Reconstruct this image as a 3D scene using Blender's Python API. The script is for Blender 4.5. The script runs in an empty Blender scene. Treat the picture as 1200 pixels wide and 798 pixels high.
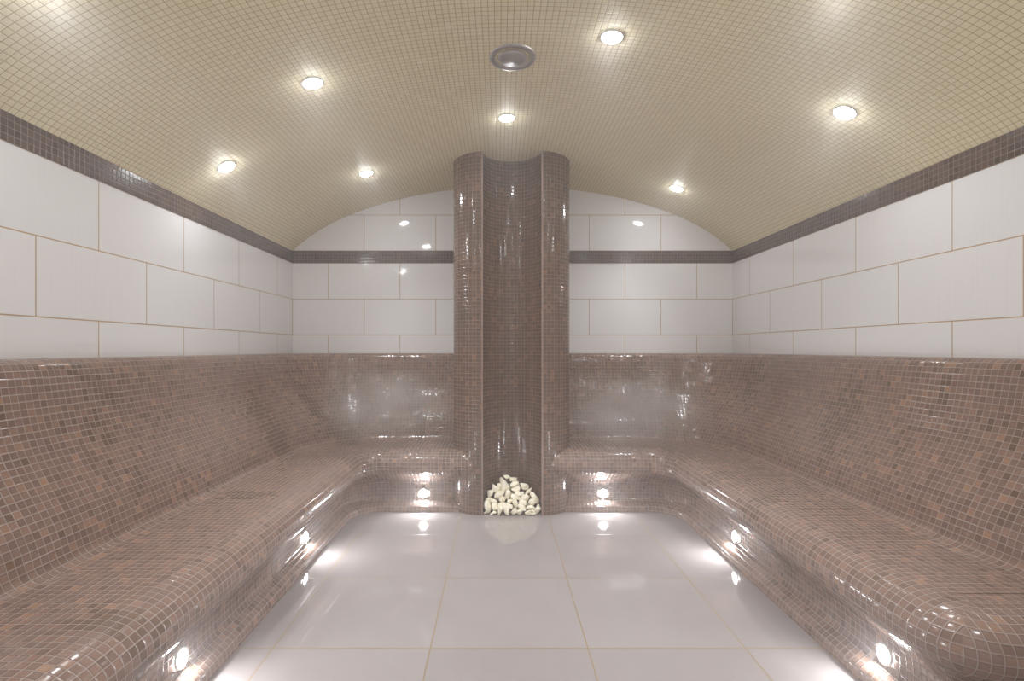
import bpy, bmesh, math, random
from mathutils import Vector, Matrix, noise

random.seed(7)
SC = bpy.context.scene
COL = SC.collection
PI = math.pi
P = 0.0262                      # mosaic pitch, metres
CAM_H = 1.14
YB = 4.286                      # back wall
YF = -0.70                      # wall behind the camera
BAND0, BAND1 = 1.859, 1.962     # dark mosaic border
TOPL = 1.105                    # ledge on top of the backrests


def xl(y): return -1.723 - (y - YB) * 0.0080
def xr(y): return 1.961 + (y - YB) * 0.0110


def ceil_h(x, y=3.0):
    c = (xl(y) + xr(y)) / 2
    hw = (xr(y) - xl(y)) / 2
    s = max(-1, min(1, (x - c) / hw)) * 0.921
    return 1.608 + 0.893 * math.sqrt(1 - s * s)


# ------------------------------------------------------------------ helpers
def tag(o, label=None, cat=None, group=None, kind=None):
    if label: o['label'] = label
    if cat: o['category'] = cat
    if group: o['group'] = group
    if kind: o['kind'] = kind
    return o


def empty(name, loc=(0, 0, 0), rot=None):
    o = bpy.data.objects.new(name, None)
    COL.objects.link(o)
    o.location = loc
    o.empty_display_size = 0.05
    if rot: o.rotation_euler = rot
    return o


def link(name, me, mat, parent=None):
    o = bpy.data.objects.new(name, me)
    COL.objects.link(o)
    if mat: me.materials.append(mat)
    if parent: o.parent = parent
    return o


class Surf:
    """Collects quads with their own UVs (metres along the surface)."""
    def __init__(s):
        s.v, s.f, s.uv, s.idx = [], [], [], {}

    def vert(s, p):
        k = (round(p[0], 5), round(p[1], 5), round(p[2], 5))
        if k not in s.idx:
            s.idx[k] = len(s.v)
            s.v.append(p)
        return s.idx[k]

    def face(s, pts, uvs):
        ids = [s.vert(p) for p in pts]
        ii, uu = [], []
        for i, u in zip(ids, uvs):
            if i not in ii:
                ii.append(i); uu.append(u)
        if len(ii) < 3: return
        s.f.append(ii); s.uv.append(uu)

    def grid(s, pts, uvs):
        for i in range(len(pts) - 1):
            for j in range(len(pts[0]) - 1):
                q = ((i, j), (i + 1, j), (i + 1, j + 1), (i, j + 1))
                s.face([pts[a][b] for a, b in q], [uvs[a][b] for a, b in q])

    def build(s, name, mat, parent=None, smooth=True, sharp=None):
        me = bpy.data.meshes.new(name)
        me.from_pydata([tuple(p) for p in s.v], [], s.f)
        uvl = me.uv_layers.new(name='UVMap')
        k = 0
        for poly in me.polygons:
            for j, li in enumerate(poly.loop_indices):
                uvl.data[li].uv = s.uv[poly.index][j]
            poly.use_smooth = smooth
        me.update()
        if sharp is not None:
            me.set_sharp_from_angle(angle=sharp)
        return link(name, me, mat, parent)


def catmull(pts, n):
    out = []
    m = len(pts)
    for i in range(m - 1):
        p0 = pts[max(0, i - 1)]; p1 = pts[i]; p2 = pts[i + 1]; p3 = pts[min(m - 1, i + 2)]
        for k in range(n):
            t = k / n
            out.append(tuple(0.5 * ((2 * b) + (-a + c) * t + (2 * a - 5 * b + 4 * c - d) * t * t + (-a + 3 * b - 3 * c + d) * t ** 3)
                             for a, b, c, d in zip(p0, p1, p2, p3)))
    out.append(tuple(pts[-1]))
    return out


# ---------------------------------------------------------------- materials
class NT:
    def __init__(s, name):
        s.m = bpy.data.materials.new(name)
        s.m.use_nodes = True
        s.t = s.m.node_tree
        s.t.nodes.clear()
        s.out = s.n('ShaderNodeOutputMaterial')

    def n(s, t, **kw):
        x = s.t.nodes.new(t)
        for k, v in kw.items(): setattr(x, k, v)
        return x

    def l(s, a, b): s.t.links.new(a, b)

    def val(s, inp, v):
        if hasattr(v, 'is_output'): s.l(v, inp)
        else: inp.default_value = v

    def math(s, op, a, b=None, c=None, clamp=False):
        x = s.n('ShaderNodeMath', operation=op, use_clamp=clamp)
        for i, v in enumerate((a, b, c)):
            if v is not None: s.val(x.inputs[i], v)
        return x.outputs[0]

    def smooth(s, v, a, b, o0=0.0, o1=1.0):
        x = s.n('ShaderNodeMapRange', interpolation_type='SMOOTHSTEP')
        s.val(x.inputs[0], v)
        for i, q in enumerate((a, b, o0, o1)): x.inputs[i + 1].default_value = q
        return x.outputs[0]

    def mix(s, f, a, b, mode='MIX'):
        x = s.n('ShaderNodeMix', data_type='RGBA', blend_type=mode)
        s.val(x.inputs[0], f); s.val(x.inputs[6], a); s.val(x.inputs[7], b)
        return x.outputs[2]

    def ramp(s, f, stops, interp='LINEAR'):
        x = s.n('ShaderNodeValToRGB')
        x.color_ramp.interpolation = interp
        e = x.color_ramp.elements
        while len(e) < len(stops): e.new(0.5)
        for i, (p, c) in enumerate(stops):
            e[i].position = p; e[i].color = (*c, 1)
        s.l(f, x.inputs[0])
        return x.outputs[0]

    def bsdf(s, color, rough, metal=0.0, spec=0.5, normal=None, coat=0.0):
        b = s.n('ShaderNodeBsdfPrincipled')
        s.val(b.inputs['Base Color'], color)
        s.val(b.inputs['Roughness'], rough)
        s.val(b.inputs['Metallic'], metal)
        b.inputs['Specular IOR Level'].default_value = spec
        b.inputs['Coat Weight'].default_value = coat
        if normal is not None: s.l(normal, b.inputs['Normal'])
        s.l(b.outputs[0], s.out.inputs['Surface'])
        return b


def col(r, g, b): return (r, g, b, 1.0)


def srgb(r, g, b):
    f = lambda c: (c / 255 / 12.92) if c / 255 <= 0.04045 else ((c / 255 + 0.055) / 1.055) ** 2.4
    return (f(r), f(g), f(b))


def mosaic_mat(name, stops, grout, gw, rough, bump=0.5, tilt=0.25, patches=None, patch_scale=3.0, warm=0.0, spec=0.5,
               pitch=P, grout_rough=0.6):
    """Small square glass mosaic laid on the UV metres of the surface."""
    m = NT(name)
    uv = m.n('ShaderNodeUVMap').outputs[0]
    sc = m.n('ShaderNodeVectorMath', operation='SCALE')
    m.l(uv, sc.inputs[0]); sc.inputs['Scale'].default_value = 1 / pitch
    fl = m.n('ShaderNodeVectorMath', operation='FLOOR'); m.l(sc.outputs[0], fl.inputs[0])
    fr = m.n('ShaderNodeVectorMath', operation='FRACTION'); m.l(sc.outputs[0], fr.inputs[0])
    sx = m.n('ShaderNodeSeparateXYZ'); m.l(fr.outputs[0], sx.inputs[0])
    dx = m.math('SUBTRACT', 0.5, m.math('ABSOLUTE', m.math('SUBTRACT', sx.outputs[0], 0.5)))
    dy = m.math('SUBTRACT', 0.5, m.math('ABSOLUTE', m.math('SUBTRACT', sx.outputs[1], 0.5)))
    d = m.math('MINIMUM', dx, dy)
    tile = m.smooth(d, gw * 0.5 - 0.012, gw * 0.5 + 0.012)
    wn = m.n('ShaderNodeTexWhiteNoise', noise_dimensions='3D'); m.l(fl.outputs[0], wn.inputs['Vector'])
    # sheets of a darker blend, so that dark tiles gather in streaks
    nz = m.n('ShaderNodeTexNoise', noise_dimensions='3D')
    nz.inputs['Scale'].default_value = 1.0; nz.inputs['Detail'].default_value = 2.0
    mp = m.n('ShaderNodeMapping'); m.l(fl.outputs[0], mp.inputs['Vector'])
    mp.inputs['Scale'].default_value = (patch_scale * 0.07, patch_scale * 0.028, 1)
    mp.inputs['Rotation'].default_value = (0, 0, 0.45)
    m.l(mp.outputs[0], nz.inputs['Vector'])
    c = m.ramp(wn.outputs['Value'], stops)
    if patches:
        pf = m.smooth(nz.outputs['Fac'], 0.53, 0.66)
        wn2 = m.n('ShaderNodeTexWhiteNoise', noise_dimensions='3D')
        ad = m.n('ShaderNodeVectorMath', operation='ADD'); m.l(fl.outputs[0], ad.inputs[0]); ad.inputs[1].default_value = (17.3, 5.1, 2.7)
        m.l(ad.outputs[0], wn2.inputs['Vector'])
        sel = m.math('LESS_THAN', wn2.outputs['Value'], m.math('MULTIPLY_ADD', pf, 0.85, 0.015))
        c = m.mix(m.math('MULTIPLY', sel, 0.75), c, col(*patches))
    # faint cloudy veining inside a tile
    v = m.n('ShaderNodeTexNoise'); m.l(uv, v.inputs['Vector']); v.inputs['Scale'].default_value = 160; v.inputs['Detail'].default_value = 2
    c = m.mix(m.math('MULTIPLY', v.outputs['Fac'], 0.22), c, col(*[q * 0.62 for q in stops[len(stops) // 2][1]]))
    c = m.mix(tile, col(*grout), c)
    r = m.math('ADD', m.math('MULTIPLY', m.math('SUBTRACT', 1.0, tile), grout_rough - rough), rough)
    # pillowed tiles set a little out of true
    sc3 = m.n('ShaderNodeSeparateColor'); m.l(wn.outputs['Color'], sc3.inputs[0])
    tx = m.math('MULTIPLY', m.math('SUBTRACT', sc3.outputs[0], 0.5), m.math('SUBTRACT', sx.outputs[0], 0.5))
    ty = m.math('MULTIPLY', m.math('SUBTRACT', sc3.outputs[1], 0.5), m.math('SUBTRACT', sx.outputs[1], 0.5))
    pil = m.smooth(d, gw * 0.35, gw * 0.5 + 0.11)
    h = m.math('ADD', m.math('MULTIPLY', m.math('ADD', tx, ty), tilt), pil)
    bp = m.n('ShaderNodeBump'); bp.inputs['Strength'].default_value = bump; bp.inputs['Distance'].default_value = 0.0016
    m.l(h, bp.inputs['Height'])
    m.bsdf(c, r, spec=spec, normal=bp.outputs[0])
    return m.m


def white_tile_mat():
    m = NT('large_white_wall_tile')
    uv = m.n('ShaderNodeUVMap').outputs[0]
    s = m.n('ShaderNodeSeparateXYZ'); m.l(uv, s.inputs[0])
    u, v = s.outputs[0], s.outputs[1]                 # v counts tile rows
    row = m.math('FLOOR', v)
    odd = m.math('MODULO', row, 2.0)
    # even rows start with half a tile, odd rows with a whole one
    uu = m.math('ADD', m.math('DIVIDE', u, 0.6), m.math('MULTIPLY', m.math('SUBTRACT', 1.0, odd), 0.5))
    uu = m.math('ADD', uu, 40.0)
    fx = m.math('FRACT', uu)
    fy = m.math('FRACT', v)
    dx = m.math('MULTIPLY', m.math('SUBTRACT', 0.5, m.math('ABSOLUTE', m.math('SUBTRACT', fx, 0.5))), 0.6)
    dy = m.math('MULTIPLY', m.math('SUBTRACT', 0.5, m.math('ABSOLUTE', m.math('SUBTRACT', fy, 0.5))), 0.3)
    d = m.math('MINIMUM', dx, dy)
    tile = m.smooth(d, 0.0018, 0.0032)
    cb = m.n('ShaderNodeCombineXYZ'); m.l(m.math('FLOOR', uu), cb.inputs[0]); m.l(row, cb.inputs[1])
    wn = m.n('ShaderNodeTexWhiteNoise', noise_dimensions='3D'); m.l(cb.outputs[0], wn.inputs['Vector'])
    c = m.ramp(wn.outputs['Value'], [(0, (0.76, 0.735, 0.735)), (0.5, (0.785, 0.765, 0.765)), (1, (0.77, 0.76, 0.76))])
    mp = m.n('ShaderNodeMapping'); m.l(uv, mp.inputs['Vector']); mp.inputs['Scale'].default_value = (90, 1.2, 1)
    st = m.n('ShaderNodeTexNoise'); m.l(mp.outputs[0], st.inputs['Vector']); st.inputs['Scale'].default_value = 1.0; st.inputs['Detail'].default_value = 3
    c = m.mix(m.smooth(st.outputs['Fac'], 0.45, 0.75, 0, 0.25), c, col(0.70, 0.685, 0.685))
    c = m.mix(tile, col(0.46, 0.31, 0.17), c)
    r = m.math('ADD', m.math('MULTIPLY', m.math('SUBTRACT', 1.0, tile), 0.5), 0.06)
    bp = m.n('ShaderNodeBump'); bp.inputs['Strength'].default_value = 0.5; bp.inputs['Distance'].default_value = 0.001
    m.l(m.smooth(d, 0.001, 0.004), bp.inputs['Height'])
    m.bsdf(c, r, normal=bp.outputs[0], spec=0.35)
    return m.m


def floor_mat():
    m = NT('polished_floor_tile')
    uv = m.n('ShaderNodeUVMap').outputs[0]
    s = m.n('ShaderNodeSeparateXYZ'); m.l(uv, s.inputs[0])
    uu = m.math('ADD', m.math('DIVIDE', s.outputs[0], 0.6), 20.0)
    vv = m.math('ADD', m.math('DIVIDE', s.outputs[1], 0.598), 20.0)
    dx = m.math('SUBTRACT', 0.5, m.math('ABSOLUTE', m.math('SUBTRACT', m.math('FRACT', uu), 0.5)))
    dy = m.math('SUBTRACT', 0.5, m.math('ABSOLUTE', m.math('SUBTRACT', m.math('FRACT', vv), 0.5)))
    d = m.math('MULTIPLY', m.math('MINIMUM', dx, dy), 0.6)
    tile = m.smooth(d, 0.0016, 0.0030)
    cb = m.n('ShaderNodeCombineXYZ'); m.l(m.math('FLOOR', uu), cb.inputs[0]); m.l(m.math('FLOOR', vv), cb.inputs[1])
    wn = m.n('ShaderNodeTexWhiteNoise', noise_dimensions='3D'); m.l(cb.outputs[0], wn.inputs['Vector'])
    c = m.ramp(wn.outputs['Value'], [(0, (0.305, 0.270, 0.262)), (1, (0.328, 0.291, 0.283))])
    nz = m.n('ShaderNodeTexNoise'); m.l(uv, nz.inputs['Vector']); nz.inputs['Scale'].default_value = 5; nz.inputs['Detail'].default_value = 5
    c = m.mix(m.smooth(nz.outputs['Fac'], 0.35, 0.7, 0, 0.35), c, col(0.292, 0.257, 0.247))
    c = m.mix(tile, col(0.25, 0.175, 0.085), c)
    r = m.math('ADD', m.math('MULTIPLY', m.math('SUBTRACT', 1.0, tile), 0.5), m.smooth(nz.outputs['Fac'], 0.3, 0.7, 0.03, 0.06))
    m.bsdf(c, r, spec=0.38)
    return m.m


M = {}
BR = [(0.0, (0.180, 0.112, 0.085)), (0.30, (0.212, 0.134, 0.104)), (0.70, (0.238, 0.151, 0.117)), (0.93, (0.270, 0.168, 0.125)), (1.0, (0.36, 0.21, 0.135))]
M['bench'] = mosaic_mat('brown_bench_mosaic', BR, (0.325, 0.262, 0.232), 0.078, 0.16, bump=0.9, tilt=0.75, patches=(0.135, 0.086, 0.058), patch_scale=1.0, spec=0.55)
BC = [(0.0, (0.124, 0.074, 0.051)), (0.35, (0.140, 0.085, 0.060)), (0.85, (0.152, 0.092, 0.065)), (1.0, (0.25, 0.135, 0.085))]
M['column'] = mosaic_mat('brown_column_mosaic', BC, (0.225, 0.165, 0.135), 0.09, 0.15, bump=0.85, tilt=0.6, patches=(0.112, 0.072, 0.05), patch_scale=1.1, spec=0.55)
BB = [(0.0, (0.082, 0.051, 0.043)), (0.5, (0.105, 0.068, 0.056)), (1.0, (0.135, 0.083, 0.066))]
M['band'] = mosaic_mat('dark_border_mosaic', BB, (0.19, 0.145, 0.13), 0.08, 0.18, bump=0.7, patches=(0.11, 0.082, 0.068), pitch=(BAND1 - BAND0) / 4)
CE = [(0.0, (0.80, 0.72, 0.495)), (0.5, (0.825, 0.75, 0.525)), (1.0, (0.85, 0.78, 0.56))]
M['ceiling'] = mosaic_mat('beige_ceiling_mosaic', CE, (0.46, 0.33, 0.17), 0.09, 0.5, bump=0.35, tilt=0.10, spec=0.15)
M['wall'] = white_tile_mat()
M['floor'] = floor_mat()


def simple(name, c, rough, metal=0.0, spec=0.5, noise_amt=0.0, nscale=30, c2=None):
    m = NT(name)
    cc = col(*c)
    if noise_amt:
        tc = m.n('ShaderNodeTexCoord').outputs['Object']
        nz = m.n('ShaderNodeTexNoise'); m.l(tc, nz.inputs['Vector']); nz.inputs['Scale'].default_value = nscale; nz.inputs['Detail'].default_value = 4
        cc = m.mix(m.smooth(nz.outputs['Fac'], 0.35, 0.7, 0, noise_amt), col(*c), col(*c2))
    m.bsdf(cc, rough, metal, spec)
    return m.m


M['steel'] = simple('brushed_steel', (0.50, 0.47, 0.46), 0.45, 0.9, noise_amt=0.5, nscale=60, c2=(0.38, 0.36, 0.36))
M['ring'] = simple('satin_light_ring', (0.80, 0.79, 0.78), 0.35, 0.6, noise_amt=0.3, nscale=80, c2=(0.7, 0.69, 0.68))
M['dark'] = simple('dark_gap', (0.03, 0.028, 0.027), 0.6, noise_amt=0.3, c2=(0.05, 0.045, 0.04))
M['stone'] = simple('cream_marble_pebble', (0.93, 0.88, 0.73), 0.40, spec=0.4, noise_amt=0.6, nscale=26, c2=(0.84, 0.76, 0.58))
M['trim'] = simple('edge_highlight_trim', (0.28, 0.195, 0.16), 0.3, noise_amt=0.5, nscale=40, c2=(0.20, 0.13, 0.10))  # strip on the niche edges; its pale tone paints in the edge highlights


def emit(name, strength, c=(0.93, 0.965, 1.0)):
    m = NT(name)
    e = m.n('ShaderNodeEmission'); e.inputs[0].default_value = col(*c); e.inputs[1].default_value = strength
    m.l(e.outputs[0], m.out.inputs['Surface'])
    return m.m


M['lens_ceiling'] = emit('ceiling_lens_glow', 220.0)
M['lens_bench'] = emit('bench_lens_glow', 500.0)

# -------------------------------------------------------------------- shell
def struct(o): return tag(o, kind='structure')


# floor : joints fall at x = -0.255 + 0.6k, y = 1.950 + 0.598k
s = Surf()
X0, X1 = -1.9, 2.1
s.face([(X0, YF - .05, 0), (X1, YF - .05, 0), (X1, YB + .05, 0), (X0, YB + .05, 0)],
       [(x + 0.259, y - 1.950) for x, y in ((X0, YF - .05), (X1, YF - .05), (X1, YB + .05), (X0, YB + .05))])
struct(s.build('floor', M['floor'], smooth=False))

# walls
def vrow_low(h): return (BAND0 - h) / 0.3 + 2
def vrow_up(h): return (h - BAND1) / 0.3 + 1


def side_wall(name, fx, flip):
    s = Surf()
    ys = [YF, YB]
    for (h0, h1, fn) in ((0.0, BAND0, vrow_low), (BAND0, 2.2, vrow_up)):
        pts = [[(fx(y), y, h) for h in (h0, h1)] for y in ys]
        uvs = [[(YB - y, fn(h)) for h in (h0, h1)] for y in ys]
        if flip: pts.reverse(); uvs.reverse()
        s.grid(pts, uvs)
    return struct(s.build(name, M['wall'], smooth=False))


side_wall('wall_left', xl, False)
side_wall('wall_right', xr, True)


def end_wall(name, y, flip, half):
    s = Surf()
    a, b = xl(y), xr(y)
    segs = ((a, half), (half, b))
    for k, (p, q) in enumerate(segs):
        n = 24
        xs = [p + (q - p) * i / n for i in range(n + 1)]
        u = (lambda x: x - a) if k == 0 else (lambda x: b - x)
        low = [[(x, y, h) for h in (0, BAND0)] for x in xs]
        ulo = [[(u(x), vrow_low(h)) for h in (0, BAND0)] for x in xs]
        up = [[(x, y, h) for h in (BAND0, max(BAND0 + .02, ceil_h(x, y) + 0.03))] for x in xs]
        uup = [[(u(x), vrow_up(h)) for h in (BAND0, ceil_h(x, y) + 0.03)] for x in xs]
        for pts, uvs in ((low, ulo), (up, uup)):
            if flip: pts.reverse(); uvs.reverse()
            s.grid(pts, uvs)
    return struct(s.build(name, M['wall'], smooth=False))


end_wall('wall_back', YB, True, 0.10)
end_wall('wall_front', YF, False, 0.10)

# vaulted ceiling
s = Surf()
NS, NY = 96, 8
pts, uvs = [], []
for j in range(NY + 1):
    y = YF - .02 + (YB + .02 - YF + .02) * j / NY
    row, ur, arc, prev = [], [], 0.0, None
    for i in range(NS + 1):
        # even spacing in angle keeps the steep edges smooth
        a0 = math.asin(0.921)
        sn = math.sin(-a0 + 2 * a0 * i / NS) / 0.921
        c = (xl(y) + xr(y)) / 2; hw = (xr(y) - xl(y)) / 2
        x = c + hw * sn
        p = (x, y, ceil_h(x, y))
        if prev: arc += math.dist(prev, p)
        prev = p
        row.append(p); ur.append(arc)
    mid = ur[NS // 2]
    pts.append(row); uvs.append([(a - mid, YB - y) for a in ur])
s.grid(pts, uvs)
struct(s.build('ceiling', M['ceiling']))


# dark border strips, a hair proud of the walls
def strip(name, a, b, nrm):
    s = Surf()
    a, b, nrm = Vector(a), Vector(b), Vector(nrm).normalized()
    L = (b - a).length
    o = nrm * 0.004
    back = -nrm * 0.02
    f = lambda p, h, off: (p.x + off.x, p.y + off.y, h)
    s.face([f(a, BAND0, o), f(b, BAND0, o), f(b, BAND1, o), f(a, BAND1, o)],
           [(0, 0), (L, 0), (L, BAND1 - BAND0), (0, BAND1 - BAND0)])
    for h, flip in ((BAND0, 1), (BAND1, 0)):
        q = [f(a, h, o), f(b, h, o), f(b, h, back), f(a, h, back)]
        s.face(q[::-1] if flip else q, [(0, 0.004), (L, 0.004), (L, 0.01), (0, 0.01)])
    return struct(s.build(name, M['band'], smooth=False))


strip('trim_1', (xl(YF), YF, 0), (xl(YB), YB, 0), (1, 0, 0))
strip('trim_2', (xl(YB), YB, 0), (xr(YB), YB, 0), (0, -1, 0))
strip('trim_3', (xr(YB), YB, 0), (xr(YF), YF, 0), (-1, 0, 0))

# ------------------------------------------------------------------ benches
PROF = [(-0.002, -0.003), (0.000, 0.012), (0.002, 0.028), (0.012, 0.044), (0.036, 0.061), (0.056, 0.078), (0.063, 0.105), (0.063, 0.142),
        (0.056, 0.180), (0.032, 0.222), (-0.015, 0.255), (-0.050, 0.273), (-0.074, 0.298), (-0.085, 0.330), (-0.082, 0.365),
        (-0.066, 0.396), (-0.038, 0.420), (0.000, 0.434), (0.050, 0.440), (0.150, 0.441), (0.250, 0.441), (0.330, 0.442), (0.368, 0.449), (0.390, 0.466),
        (0.402, 0.495), (0.414, 0.535), (0.434, 0.585), (0.460, 0.635), (0.490, 0.690), (0.520, 0.745), (0.546, 0.800),
        (0.568, 0.860), (0.584, 0.920), (0.596, 0.980), (0.605, 1.030), (0.612, 1.060), (0.622, 1.084), (0.640, 1.100), (0.662, TOPL)]
SUB = 3
prof = catmull(PROF, SUB)
arcv = [0.0]
for a, b in zip(prof, prof[1:]): arcv.append(arcv[-1] + math.dist(a, b))
arcv = [a - arcv[1 * SUB] for a in arcv]
iA = 10 * SUB     # riser -> seat (under the nose)
iS = 18 * SUB     # seat edge (d = .05) where the rounded end keeps its shape
iB = 23 * SUB     # seat -> backrest
iN = len(prof) - 1


def path(points, radii):
    """stations: (px,py,nx,ny, ufun) ; normal is to the left of travel, towards the walls"""
    st = []
    pts = [Vector(p) for p in points]
    s_anchor = 0.0
    cur = pts[0]
    pos = 0.0
    for i in range(1, len(pts)):
        d = (pts[i] - pts[i - 1]).normalized()
        n = Vector((-d.y, d.x))
        last = i == len(pts) - 1
        if not last:
            d2 = (pts[i + 1] - pts[i]).normalized()
            n2 = Vector((-d2.y, d2.x))
            r = radii[i - 1]
            end = pts[i] - d * r
        else:
            end = pts[i]
        L = (end - cur).length
        k = max(2, int(L / 0.05))
        for j in range(k + 1):
            p = cur + (end - cur) * j / k
            st.append((p, n, ('s', pos + L * j / k), i))
        pos += L
        if not last:
            turn = d.x * d2.y - d.y * d2.x
            sgn = 1 if turn < 0 else -1          # +1: walls are outside the curve
            C = end - n * r * sgn
            pos2 = pos + r * PI / 2
            N = 28
            for j in range(N + 1):
                t = j / N
                a = t * PI / 2
                nn = (n * math.cos(a) + n2 * math.sin(a)).normalized()
                pp = C + nn * r * sgn
                st.append((pp, nn, ('a', pos, pos2, r * sgn, a), i))
            pos = pos2
            cur = pts[i] + d2 * r
    return st


def wall_hit(p, n):
    t = 9.0
    if n.x < -1e-4: t = min(t, (xl(p.y) - p.x) / n.x)
    if n.x > 1e-4: t = min(t, (xr(p.y) - p.x) / n.x)
    if n.y > 1e-4: t = min(t, (YB - p.y) / n.y)
    return t


def sweep(surf, st, i0, i1, shift=None, ledge=False):
    """quads between stations; UVs run true to length on every offset line, with a seam at mid corner"""
    cols = []
    for (p, n, u, seg) in st:
        sh = shift(p) if shift else 0.0
        c = []
        for k in range(i0, i1 + 1):
            d, h = prof[k]
            c.append((p.x + n.x * (d + sh), p.y + n.y * (d + sh), h))
        if ledge:
            t = wall_hit(p, n) + 0.004
            dd = prof[i1][0]
            for q in range(1, 7):
                e = dd + (t - dd) * q / 6
                c.append((p.x + n.x * e, p.y + n.y * e, TOPL))
        cols.append(c)
    m = len(cols[0])

    def uval(s, k, first):
        u = s[2]
        if u[0] == 's': return u[1]
        d = prof[min(i0 + k, i1)][0]
        r = abs(u[3] + d) if u[3] > 0 else abs(-u[3] - d)
        a = u[4]
        return u[1] + r * a if first else u[2] - r * (PI / 2 - a)

    for j in range(len(st) - 1):
        A, B = st[j], st[j + 1]
        if (A[0] - B[0]).length < 1e-6 and A[2][0] != B[2][0] : continue
        ang = max([q[2][4] for q in (A, B) if q[2][0] == 'a'] or [0])
        first = ang <= PI / 4 + 1e-6
        for k in range(m - 1):
            va = [arcv[min(i0 + x, i1)] for x in (k, k + 1)]
            if i0 + k >= i1:
                base = math.dist(cols[j][k], cols[j][i1 - i0]), math.dist(cols[j][k + 1], cols[j][i1 - i0])
                va = [arcv[i1] + base[0], arcv[i1] + base[1]]
            surf.face([cols[j][k], cols[j][k + 1], cols[j + 1][k + 1], cols[j + 1][k]],
                      [(uval(A, k, first), va[0]), (uval(A, k + 1, first), va[1]), (uval(B, k + 1, first), va[1]), (uval(B, k, first), va[0])])
    return cols


def nose_fade(xa, xb):
    def f(p):
        if p.y < 3.5: return 0.0
        t = (p.x - xa) / (xb - xa)
        if t <= 0: return 0.0
        t = min(t, 1.0)
        return 0.115 * (1 - math.sqrt(max(0, 1 - t * t)))
    return f


# left L-shaped bench
root = empty('tiled_bench', (-0.995, 1.5, 0))
tag(root, 'brown mosaic bench with curved backrest along the left wall, left of the central column', 'bench', 'mosaic benches')
stL = path([(-0.995, YF + .01), (-0.995, 3.58), (-0.125, 3.58)], [0.20])
fadeL = nose_fade(-0.235, -0.128)
for nm, a, b, led in (('riser', 0, iA, False), ('seat', iA, iB, False), ('backrest', iB, iN, True)):
    s = Surf(); sweep(s, stL, a, b, fadeL, led)
    o = s.build(nm, M['bench'], root); o.location = -root.location

# right bench, with a rounded end towards the camera
root = empty('tiled_bench', (1.24, 2.0, 0))
tag(root, 'brown mosaic bench with curved backrest along the right wall, its rounded end at lower right', 'bench', 'mosaic benches')
RE = 0.10
YE = 1.365
stR = path([(0.315, 3.58), (1.24, 3.58), (1.24, YE), (xr(YE) - 0.002, YE)], [0.22, RE])
fadeR = lambda p: nose_fade(0.425, 0.318)(p) if p.y > 3.5 else 0.0
s = Surf(); sweep(s, stR, 0, iA, fadeR)
o = s.build('riser', M['bench'], root); o.location = -root.location
s = Surf()
sweep(s, stR, iA, iS, fadeR)
yend = YE + RE
before = [q for q in stR if q[0].y > yend - 1e-4 and q[3] <= 2 and not (q[3] == 2 and q[2][0] == 'a')]
sweep(s, before, iS, iB, fadeR)
# flat top of the rounded end
last_u = before[-1][2][1]
endst = [q for q in stR if (q[3] == 2 and q[2][0] == 'a') or q[3] == 3]
d0, h0 = prof[iS]
rim = [(q[0].x + q[1].x * d0, q[0].y + q[1].y * d0) for q in endst]
uvp = lambda x, y: (last_u + (yend - y), arcv[iS] + (x - 1.24 - d0))
for a, b in zip(rim, rim[1:]):
    if math.dist(a, b) < 1e-6: continue
    q = [(a[0], a[1], h0), (a[0], yend, h0), (b[0], yend, h0), (b[0], b[1], h0)]
    s.face(q, [uvp(x, y) for x, y, _ in q])
o = s.build('seat', M['bench'], root); o.location = -root.location
s = Surf()
cols = sweep(s, before, iB, iN, fadeR, True)
cap = cols[-1]
xw = xr(yend) + 0.003
for a, b in zip(cap, cap[1:]):
    q = [(a[0], a[1], a[2]), (xw, a[1], a[2]), (xw, b[1], b[2]), (b[0], b[1], b[2])]
    s.face(q, [(p[0], p[2]) for p in q])
o = s.build('backrest', M['bench'], root, sharp=1.0); o.location = -root.location

# ------------------------------------------------------------------- column
CX = 0.095
root = empty('niche_column', (CX, 3.9, 0))
tag(root, 'tall brown mosaic column with a hollow front niche, at the middle of the back wall', 'column')
RN, RO, YFc, YS = 0.200, 0.207, 3.507, 3.712
nh = 40


def col_strip(name, plan, mat, rows=24):
    s = Surf()
    us = [0.0]
    for a, b in zip(plan, plan[1:]): us.append(us[-1] + math.dist(a, b))
    pts, uvs = [], []
    for (x, y), u in zip(plan, us):
        top = ceil_h(x, y) + 0.006
        pts.append([(x, y, top * k / rows) for k in range(rows + 1)])
        uvs.append([(u, top * k / rows) for k in range(rows + 1)])
    s.grid(pts[::-1], uvs[::-1])
    o = s.build(name, mat, root)
    o.location = -root.location
    return o


for sg in (-1, 1):
    cxo = CX + sg * 0.212
    pl = [(cxo + sg * RO, YB + 0.003), (cxo + sg * RO, 4.0)]
    for k in range(nh + 1):
        a = PI / 2 * k / nh
        pl.append((cxo + sg * RO * math.cos(a), YS - (YS - YFc) * math.sin(a)))
    if sg == 1: pl = pl[::-1]
    col_strip('outer_shell', pl, M['column'])
    e0, e1 = cxo, CX + sg * RN
    edge = [(e0, YFc), (e0 - sg * 0.003, YFc - 0.0015), (e1 + sg * 0.003, YFc - 0.0005), (e1, YFc + 0.004)]
    if sg == 1: edge = edge[::-1]
    col_strip('edge_strip', edge, M['trim'])
pl = [(CX - RN * math.cos(PI * k / 48), YFc + 0.004 + (0.211) * math.sin(PI * k / 48)) for k in range(49)]
col_strip('niche_lining', pl, M['column'])


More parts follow.
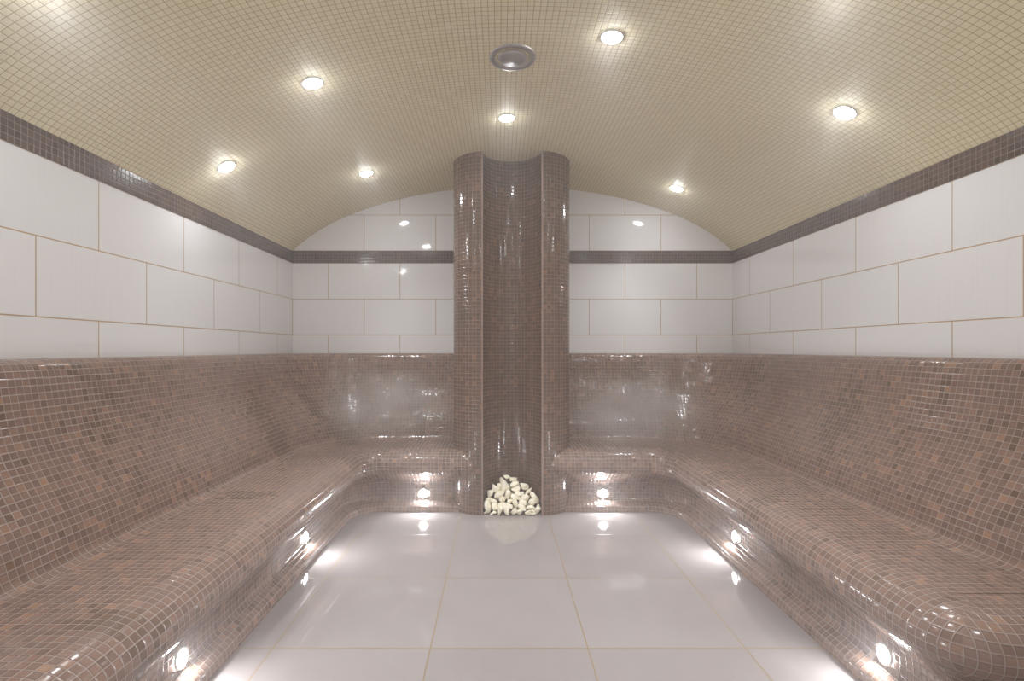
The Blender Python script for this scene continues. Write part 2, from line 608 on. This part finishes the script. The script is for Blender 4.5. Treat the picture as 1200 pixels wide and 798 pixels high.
# ------------------------------------------------------------------- lights
def lathe(name, prof_, n, mat, parent=None, smooth=True):
    s = Surf()
    pts = [[(r * math.cos(2 * PI * k / n), r * math.sin(2 * PI * k / n), z) for r, z in prof_] for k in range(n)]
    pts.append(pts[0])
    uvs = [[(k / n, i / 10) for i in range(len(prof_))] for k in range(n + 1)]
    s.grid(pts, uvs)
    return s.build(name, mat, parent, smooth, sharp=0.9)


def spotlight(name, label, group, loc, nrm, proto=None, lens_mat=None, R=0.040, dome=0.014):
    nrm = Vector(nrm).normalized()
    rot = Vector((0, 0, 1)).rotation_difference(nrm).to_euler()
    if proto is None:
        root = empty(name, loc, rot)
        lathe('trim_ring', [(R, -0.004), (R, 0.002), (R - 0.0015, 0.0035), (R - 0.005, 0.004), (R - 0.007, 0.003), (R - 0.007, -0.002)], 40, M['ring'], root)
        r = R - 0.0072
        lathe('lens', [(r, 0.000), (r * 0.9, dome * .43), (r * 0.7, dome * .71), (r * 0.4, dome * .93), (0.0, dome)], 40, lens_mat, root)
    else:
        root = proto.copy(); COL.objects.link(root)
        root.location = loc; root.rotation_euler = rot
        for ch in proto.children:
            c = ch.copy(); COL.objects.link(c); c.parent = root
    tag(root, label, 'spotlight', group)
    return root


def ceil_normal(x, y):
    e = 0.004
    dz = (ceil_h(x + e, y) - ceil_h(x - e, y)) / (2 * e)
    return Vector((dz, 0, -1)).normalized()


CL = [(-0.869, 2.391, 'round ceiling spotlight left of the metal vent, brightest on the left slope'),
      (0.489, 2.205, 'round ceiling spotlight just right of the round metal vent, near the top edge'),
      (-1.485, 2.794, 'round ceiling spotlight low on the left slope, just above the left border band'),
      (-0.924, 3.579, 'small round ceiling spotlight over the back left corner, left of the column'),
      (0.050, 3.013, 'round ceiling spotlight between the metal vent and the column top'),
      (1.572, 2.323, 'round ceiling spotlight on the right slope, nearest the right wall'),
      (1.313, 3.770, 'small round ceiling spotlight over the back right corner, right of the column'),
      (1.142, 1.70, 'ceiling spotlight overhead on the right slope, just above the picture edge'),
      (-1.329, 1.49, 'ceiling spotlight overhead on the left slope, just above the picture edge'),
      (0.00, 1.10, 'added unseen ceiling spotlight at the crown above the camera'),  # from here to the list end: invented lamps out of view, added as fill
      (-0.50, 0.40, 'added unseen ceiling spotlight behind the camera on the left slope'),
      (0.85, 0.35, 'added unseen ceiling spotlight behind the camera on the right slope'),
      (0.20, -0.25, 'added unseen ceiling spotlight at the crown behind the camera')]
proto = None
for x, y, lb in CL:
    n = ceil_normal(x, y)
    p = Vector((x, y, ceil_h(x, y))) + n * 0.001
    o = spotlight('ceiling_spotlight', lb, 'round spotlights in the vaulted ceiling', p, n, proto, M['lens_ceiling'], 0.050, 0.014)
    ld = bpy.data.lights.new('lamp', 'SPOT')
    ld.energy = 30.0; ld.spot_size = math.radians(100); ld.spot_blend = 1.0; ld.shadow_soft_size = 0.035
    ld.color = (0.93, 0.965, 1.0)
    lo = bpy.data.objects.new('lamp', ld); COL.objects.link(lo)
    lo.location = p + n * 0.05; lo.rotation_euler = Vector((0, 0, -1)).rotation_difference(n).to_euler()
    if proto is None: proto = o

# lights recessed in the bench fronts
def prof_at(h):
    for a, b in zip(prof, prof[1:]):
        if a[1] <= h <= b[1] and a[0] > -0.01:
            t = (h - a[1]) / (b[1] - a[1])
            dd, dh = b[0] - a[0], b[1] - a[1]
            return a[0] + dd * t, Vector((-dh, dd)).normalized()   # (towards room, up)
BL = [('L', 2.792, 'round spotlight in the left bench front, farther from the camera'),
      ('L', 1.700, 'round spotlight in the left bench front, near the lower left corner'),
      ('R', 2.806, 'round spotlight in the right bench front, farther from the camera'),
      ('R', 1.722, 'round spotlight in the right bench front, near the lower right corner'),
      ('B', -0.533, 'round spotlight in the back bench front, left of the pebble niche'),
      ('B', 0.745, 'round spotlight in the back bench front, right of the pebble niche'),
      ('L', 0.55, 'round spotlight in the left bench front beside the camera')]
proto = None
HL = 0.112
d, (na, nb) = prof_at(HL)
for side, q, lb in BL:
    na, nb = -0.997, 0.08
    if side == 'L': p = Vector((-0.995 - d, q, HL)); n = Vector((-na, 0, nb))
    elif side == 'R': p = Vector((1.24 + d, q, HL)); n = Vector((na, 0, nb))
    else: p = Vector((q, 3.58 + d, HL)); n = Vector((0, na, nb))
    o = spotlight('bench_spotlight', lb, 'round spotlights in the bench fronts', p + n * 0.006, n, proto, M['lens_bench'], 0.035, 0.003)
    if proto is None: proto = o

# --------------------------------------------------------------- ceiling vent
vx, vy = 0.066, 2.387
root = empty('ceiling_vent', (vx, vy, ceil_h(vx, vy)), (PI, 0, 0))
tag(root, 'round grey metal exhaust vent in the crown of the beige ceiling', 'vent')
lathe('flange', [(0.109, -0.006), (0.109, 0.004), (0.105, 0.008), (0.088, 0.009), (0.082, 0.006), (0.078, -0.002), (0.077, -0.004)], 56, M['steel'], root)
lathe('throat', [(0.079, -0.003), (0.070, -0.004), (0.0, -0.0045)], 40, M['dark'], root)
lathe('valve_disc', [(0.066, 0.000), (0.067, 0.006), (0.064, 0.010), (0.048, 0.0135), (0.025, 0.019), (0.006, 0.024), (0.0, 0.025)], 56, M['steel'], root)

# ------------------------------------------------------------------- pebbles
# (x, y in cm of the heap seen from the front, width, height, tilt, label)
PX = 1 / 11.4 * 3.56 / 600
ST = [(440, 158, 110, 58, -15, 'flat white stone at the very top of the pile'),
      (415, 262, 135, 205, 8, 'largest white stone, upright egg shape near the top of the pile'),
      (530, 187, 100, 62, 10, 'small wedge white stone right of the topmost flat stone'),
      (545, 250, 122, 86, 5, 'blocky white stone right of the large upright egg-shaped stone'),
      (672, 285, 135, 95, -25, 'pointed oval white stone on the upper right shoulder of the pile'),
      (287, 305, 92, 128, 20, 'upright white stone on the upper left shoulder of the pile'),
      (338, 290, 60, 100, 0, 'narrow white stone squeezed left of the large egg-shaped stone'),
      (228, 378, 95, 98, 10, 'rounded white stone at the left edge, halfway up the pile'),
      (343, 392, 158, 78, 24, 'long white stone slanting up to the right under the large egg-shaped stone'),
      (560, 325, 135, 75, 10, 'flat bar-shaped white stone under the blocky stone, right of centre'),
      (458, 395, 82, 135, -20, 'upright leaning white stone in the centre of the pile'),
      (615, 375, 125, 75, 18, 'oval white stone under the bar-shaped stone, tilted up to the right'),
      (735, 342, 122, 46, 40, 'thin blade-like white stone poking up on the right of the pile'),
      (545, 425, 108, 75, -35, 'angular white stone right of the central leaning stone'),
      (815, 430, 195, 88, -62, 'long white stone leaning on the right edge of the pile'),
      (370, 465, 66, 88, 0, 'small upright white stone left of centre under the long slanting stone'),
      (412, 455, 40, 66, 15, 'sliver of white stone left of the central leaning stone'),
      (205, 458, 90, 56, 10, 'flat white stone lying on the tall stone at the left edge'),
      (185, 550, 112, 182, 5, 'tall blocky white stone standing at the lower left edge'),
      (268, 478, 95, 66, 0, 'small flat white stone beside the top of the tall left stone'),
      (285, 548, 92, 98, 15, 'rounded white stone right of the tall left stone'),
      (272, 640, 102, 66, -10, 'low white stone in the bottom row, second from the left'),
      (690, 440, 120, 100, -10, 'broad pale stone set back right of the centre'),
      (655, 493, 108, 76, -5, 'oval white stone right of centre above the slanting lower stones'),
      (780, 490, 108, 104, 0, 'round white stone in front of the long leaning right stone'),
      (490, 485, 92, 62, 5, 'small white stone just below the central leaning stone'),
      (555, 520, 84, 112, 0, 'yellowish stone deep in the middle of the pile'),
      (475, 545, 108, 72, -30, 'white stone slanting down to the right in the lower centre'),
      (385, 540, 115, 74, 5, 'flat white stone lying on the lower centre-left stones'),
      (358, 625, 90, 118, 10, 'upright white stone in the bottom row, third from the left'),
      (440, 620, 150, 92, -48, 'long white stone slanting down to the right in the bottom row'),
      (535, 620, 78, 100, -10, 'rounded white stone in the middle of the bottom row'),
      (640, 560, 138, 66, -26, 'long white stone slanting down to the right, right of the yellowish stone'),
      (612, 622, 95, 85, 0, 'angular white stone in the bottom row, right of the middle'),
      (765, 565, 135, 66, -5, 'flat white stone under the round right stone'),
      (725, 630, 95, 68, 0, 'low white stone in the bottom row, third from the right'),
      (795, 608, 62, 42, 0, 'tiny white stone between the bottom stones on the right'),
      (850, 608, 118, 72, 45, 'pointed white stone at the lower right edge, tilted up'),
      (800, 655, 76, 36, 10, 'small flat white stone at the bottom right front'),
      (155, 632, 50, 36, 0, 'tiny white stone at the foot of the tall left stone'),
      (600, 445, 90, 56, 0, 'small white stone half hidden in the centre right'),
      (862, 545, 48, 40, 20, 'tiny white stone chip at the right edge')]


def stone_mesh(seed, w, dpt, h):
    rnd = random.Random(seed)
    bm = bmesh.new()
    for _ in range(12):
        v = Vector((rnd.gauss(0, 1), rnd.gauss(0, 1), rnd.gauss(0, 1))).normalized() * rnd.uniform(0.9, 1.08)
        bm.verts.new(v)
    bmesh.ops.convex_hull(bm, input=bm.verts)
    for v in [v for v in bm.verts if not v.link_faces]: bm.verts.remove(v)
    for _ in range(2):
        bmesh.ops.subdivide_edges(bm, edges=bm.edges[:], cuts=1, use_grid_fill=True, smooth=0.0)
        bmesh.ops.smooth_vert(bm, verts=bm.verts, factor=0.30, use_axis_x=True, use_axis_y=True, use_axis_z=True)
        if len(bm.verts) > 900: break
    for v in bm.verts:
        v.co += v.co.normalized() * 0.05 * noise.noise(v.co * 2.2 + Vector((seed, 0, 0)))
    lo = [min(v.co[i] for v in bm.verts) for i in range(3)]
    hi = [max(v.co[i] for v in bm.verts) for i in range(3)]
    for v in bm.verts:
        for i, sz in enumerate((w, dpt, h)):
            v.co[i] = (v.co[i] - (lo[i] + hi[i]) / 2) / (hi[i] - lo[i]) * sz
    me = bpy.data.meshes.new('white_stone')
    bm.to_mesh(me); bm.free()
    for p in me.polygons: p.use_smooth = True
    return me


def heap_y(cx, cy):
    t = max(0, min(1, (655 - cy) / 500))
    side = ((cx - 515) / 400) ** 2
    return 3.525 + 0.115 * t - 0.02 * (1 - side) * (1 - t)


for i, (cx, cy, w, h, tilt, lb) in enumerate(ST):
    y = heap_y(cx, cy)
    k = PX * y / 3.56
    px, py = 555 + cx / 11.4, 545 + cy / 11.4
    x = (px - 584) * y / 600
    z = CAM_H - (py - 409) * y / 600
    dpt = min(0.075, 0.5 * (w + h) * k)
    me = stone_mesh(i * 3 + 1, w * k, dpt, h * k)
    R = Matrix.Rotation(-math.radians(tilt), 3, 'Y')
    low = min((R @ v.co).z for v in me.vertices)
    z = max(z, 0.001 - low)
    o = link('white_stone', me, M['stone'])
    o.location = (x, y, z); o.rotation_euler = (0, -math.radians(tilt), 0)
    tag(o, lb, 'stone', 'white stones piled in the column niche')

# stones that carry the pile from behind
rb = random.Random(5)
for i, (x, y, z, r) in enumerate([(-0.03, 3.585, 0.035, .07), (0.05, 3.60, 0.035, .07), (0.13, 3.60, 0.035, .07), (0.21, 3.585, 0.035, .07),
                                  (0.0, 3.61, 0.095, .065), (0.09, 3.63, 0.10, .07), (0.17, 3.615, 0.095, .065), (0.05, 3.645, 0.155, .06), (0.12, 3.65, 0.155, .06)]):
    me = stone_mesh(200 + i, r * 1.15, r, r * 0.95)
    o = link('white_stone', me, M['stone'])
    o.location = (x, y + 0.022, z - 0.008)
    tag(o, 'white stone at the back of the pile, wedged behind the front ones', 'stone', 'white stones at the back of the pile')

# -------------------------------------------------------------------- steam
w = bpy.data.worlds.new('steam_air')
SC.world = w
w.use_nodes = True
t = w.node_tree
t.nodes.clear()
wo = t.nodes.new('ShaderNodeOutputWorld')
bg = t.nodes.new('ShaderNodeBackground'); bg.inputs[0].default_value = (0, 0, 0, 1); bg.inputs[1].default_value = 0
t.links.new(bg.outputs[0], wo.inputs['Surface'])
vs = t.nodes.new('ShaderNodeVolumeScatter')
vs.inputs['Color'].default_value = (1, 1, 1, 1); vs.inputs['Density'].default_value = 0.030; vs.inputs['Anisotropy'].default_value = 0.75
t.links.new(vs.outputs[0], wo.inputs['Volume'])


def steam_mat():
    m = NT('drifting_steam')
    tc = m.n('ShaderNodeTexCoord').outputs['Object']
    ln = m.n('ShaderNodeVectorMath', operation='LENGTH'); m.l(tc, ln.inputs[0])
    fall = m.smooth(ln.outputs['Value'], 0.25, 0.95, 1.0, 0.0)
    nz = m.n('ShaderNodeTexNoise'); m.l(tc, nz.inputs['Vector']); nz.inputs['Scale'].default_value = 1.9; nz.inputs['Detail'].default_value = 3
    d = m.math('MULTIPLY', fall, m.smooth(nz.outputs['Fac'], 0.32, 0.68, 0.15, 1.0))
    v = m.n('ShaderNodeVolumeScatter')
    v.inputs['Color'].default_value = (1, 1, 1, 1); v.inputs['Anisotropy'].default_value = 0.3
    m.l(m.math('MULTIPLY', d, 2.2), v.inputs['Density'])
    m.l(v.outputs[0], m.out.inputs['Volume'])
    return m.m


M['steam'] = steam_mat()
for (x, y, z), (rx, ry, rz), lb in (((-0.82, 3.60, 0.76), (0.60, 0.36, 0.34), 'faint white steam drifting over the back left corner of the bench'),
                                    ((0.95, 3.58, 0.72), (0.62, 0.38, 0.34), 'faint white steam drifting over the back right corner of the bench')):
    bm = bmesh.new(); bmesh.ops.create_icosphere(bm, subdivisions=3, radius=1.0)
    me = bpy.data.meshes.new('steam_cloud'); bm.to_mesh(me); bm.free()
    o = link('steam_cloud', me, M['steam'])
    o.location = (x, y, z); o.scale = (rx, ry, rz)
    tag(o, lb, 'steam', 'patches of steam', 'stuff')

# ------------------------------------------------------------------- camera
cam = bpy.data.cameras.new('camera')
cam.sensor_fit = 'HORIZONTAL'; cam.sensor_width = 36.0
cam.lens = 600 / 1200 * 36.0
cam.shift_x = 16 / 1200
cam.shift_y = 10 / 1200
cam.clip_start = 0.02
co = bpy.data.objects.new('camera', cam)
COL.objects.link(co)
co.location = (0, 0, CAM_H)
co.rotation_euler = (PI / 2, 0, 0)
SC.camera = co

SC.view_settings.view_transform = 'Standard'
SC.view_settings.look = 'None'
SC.view_settings.exposure = -0.22
SC.cycles.max_bounces = 14
SC.cycles.diffuse_bounces = 10
SC.cycles.glossy_bounces = 5
SC.cycles.volume_bounces = 1
SC.cycles.sample_clamp_indirect = 12.0
SC.cycles.use_denoising = True
SC.cycles.blur_glossy = 0.0
SC.cycles.use_adaptive_sampling = True
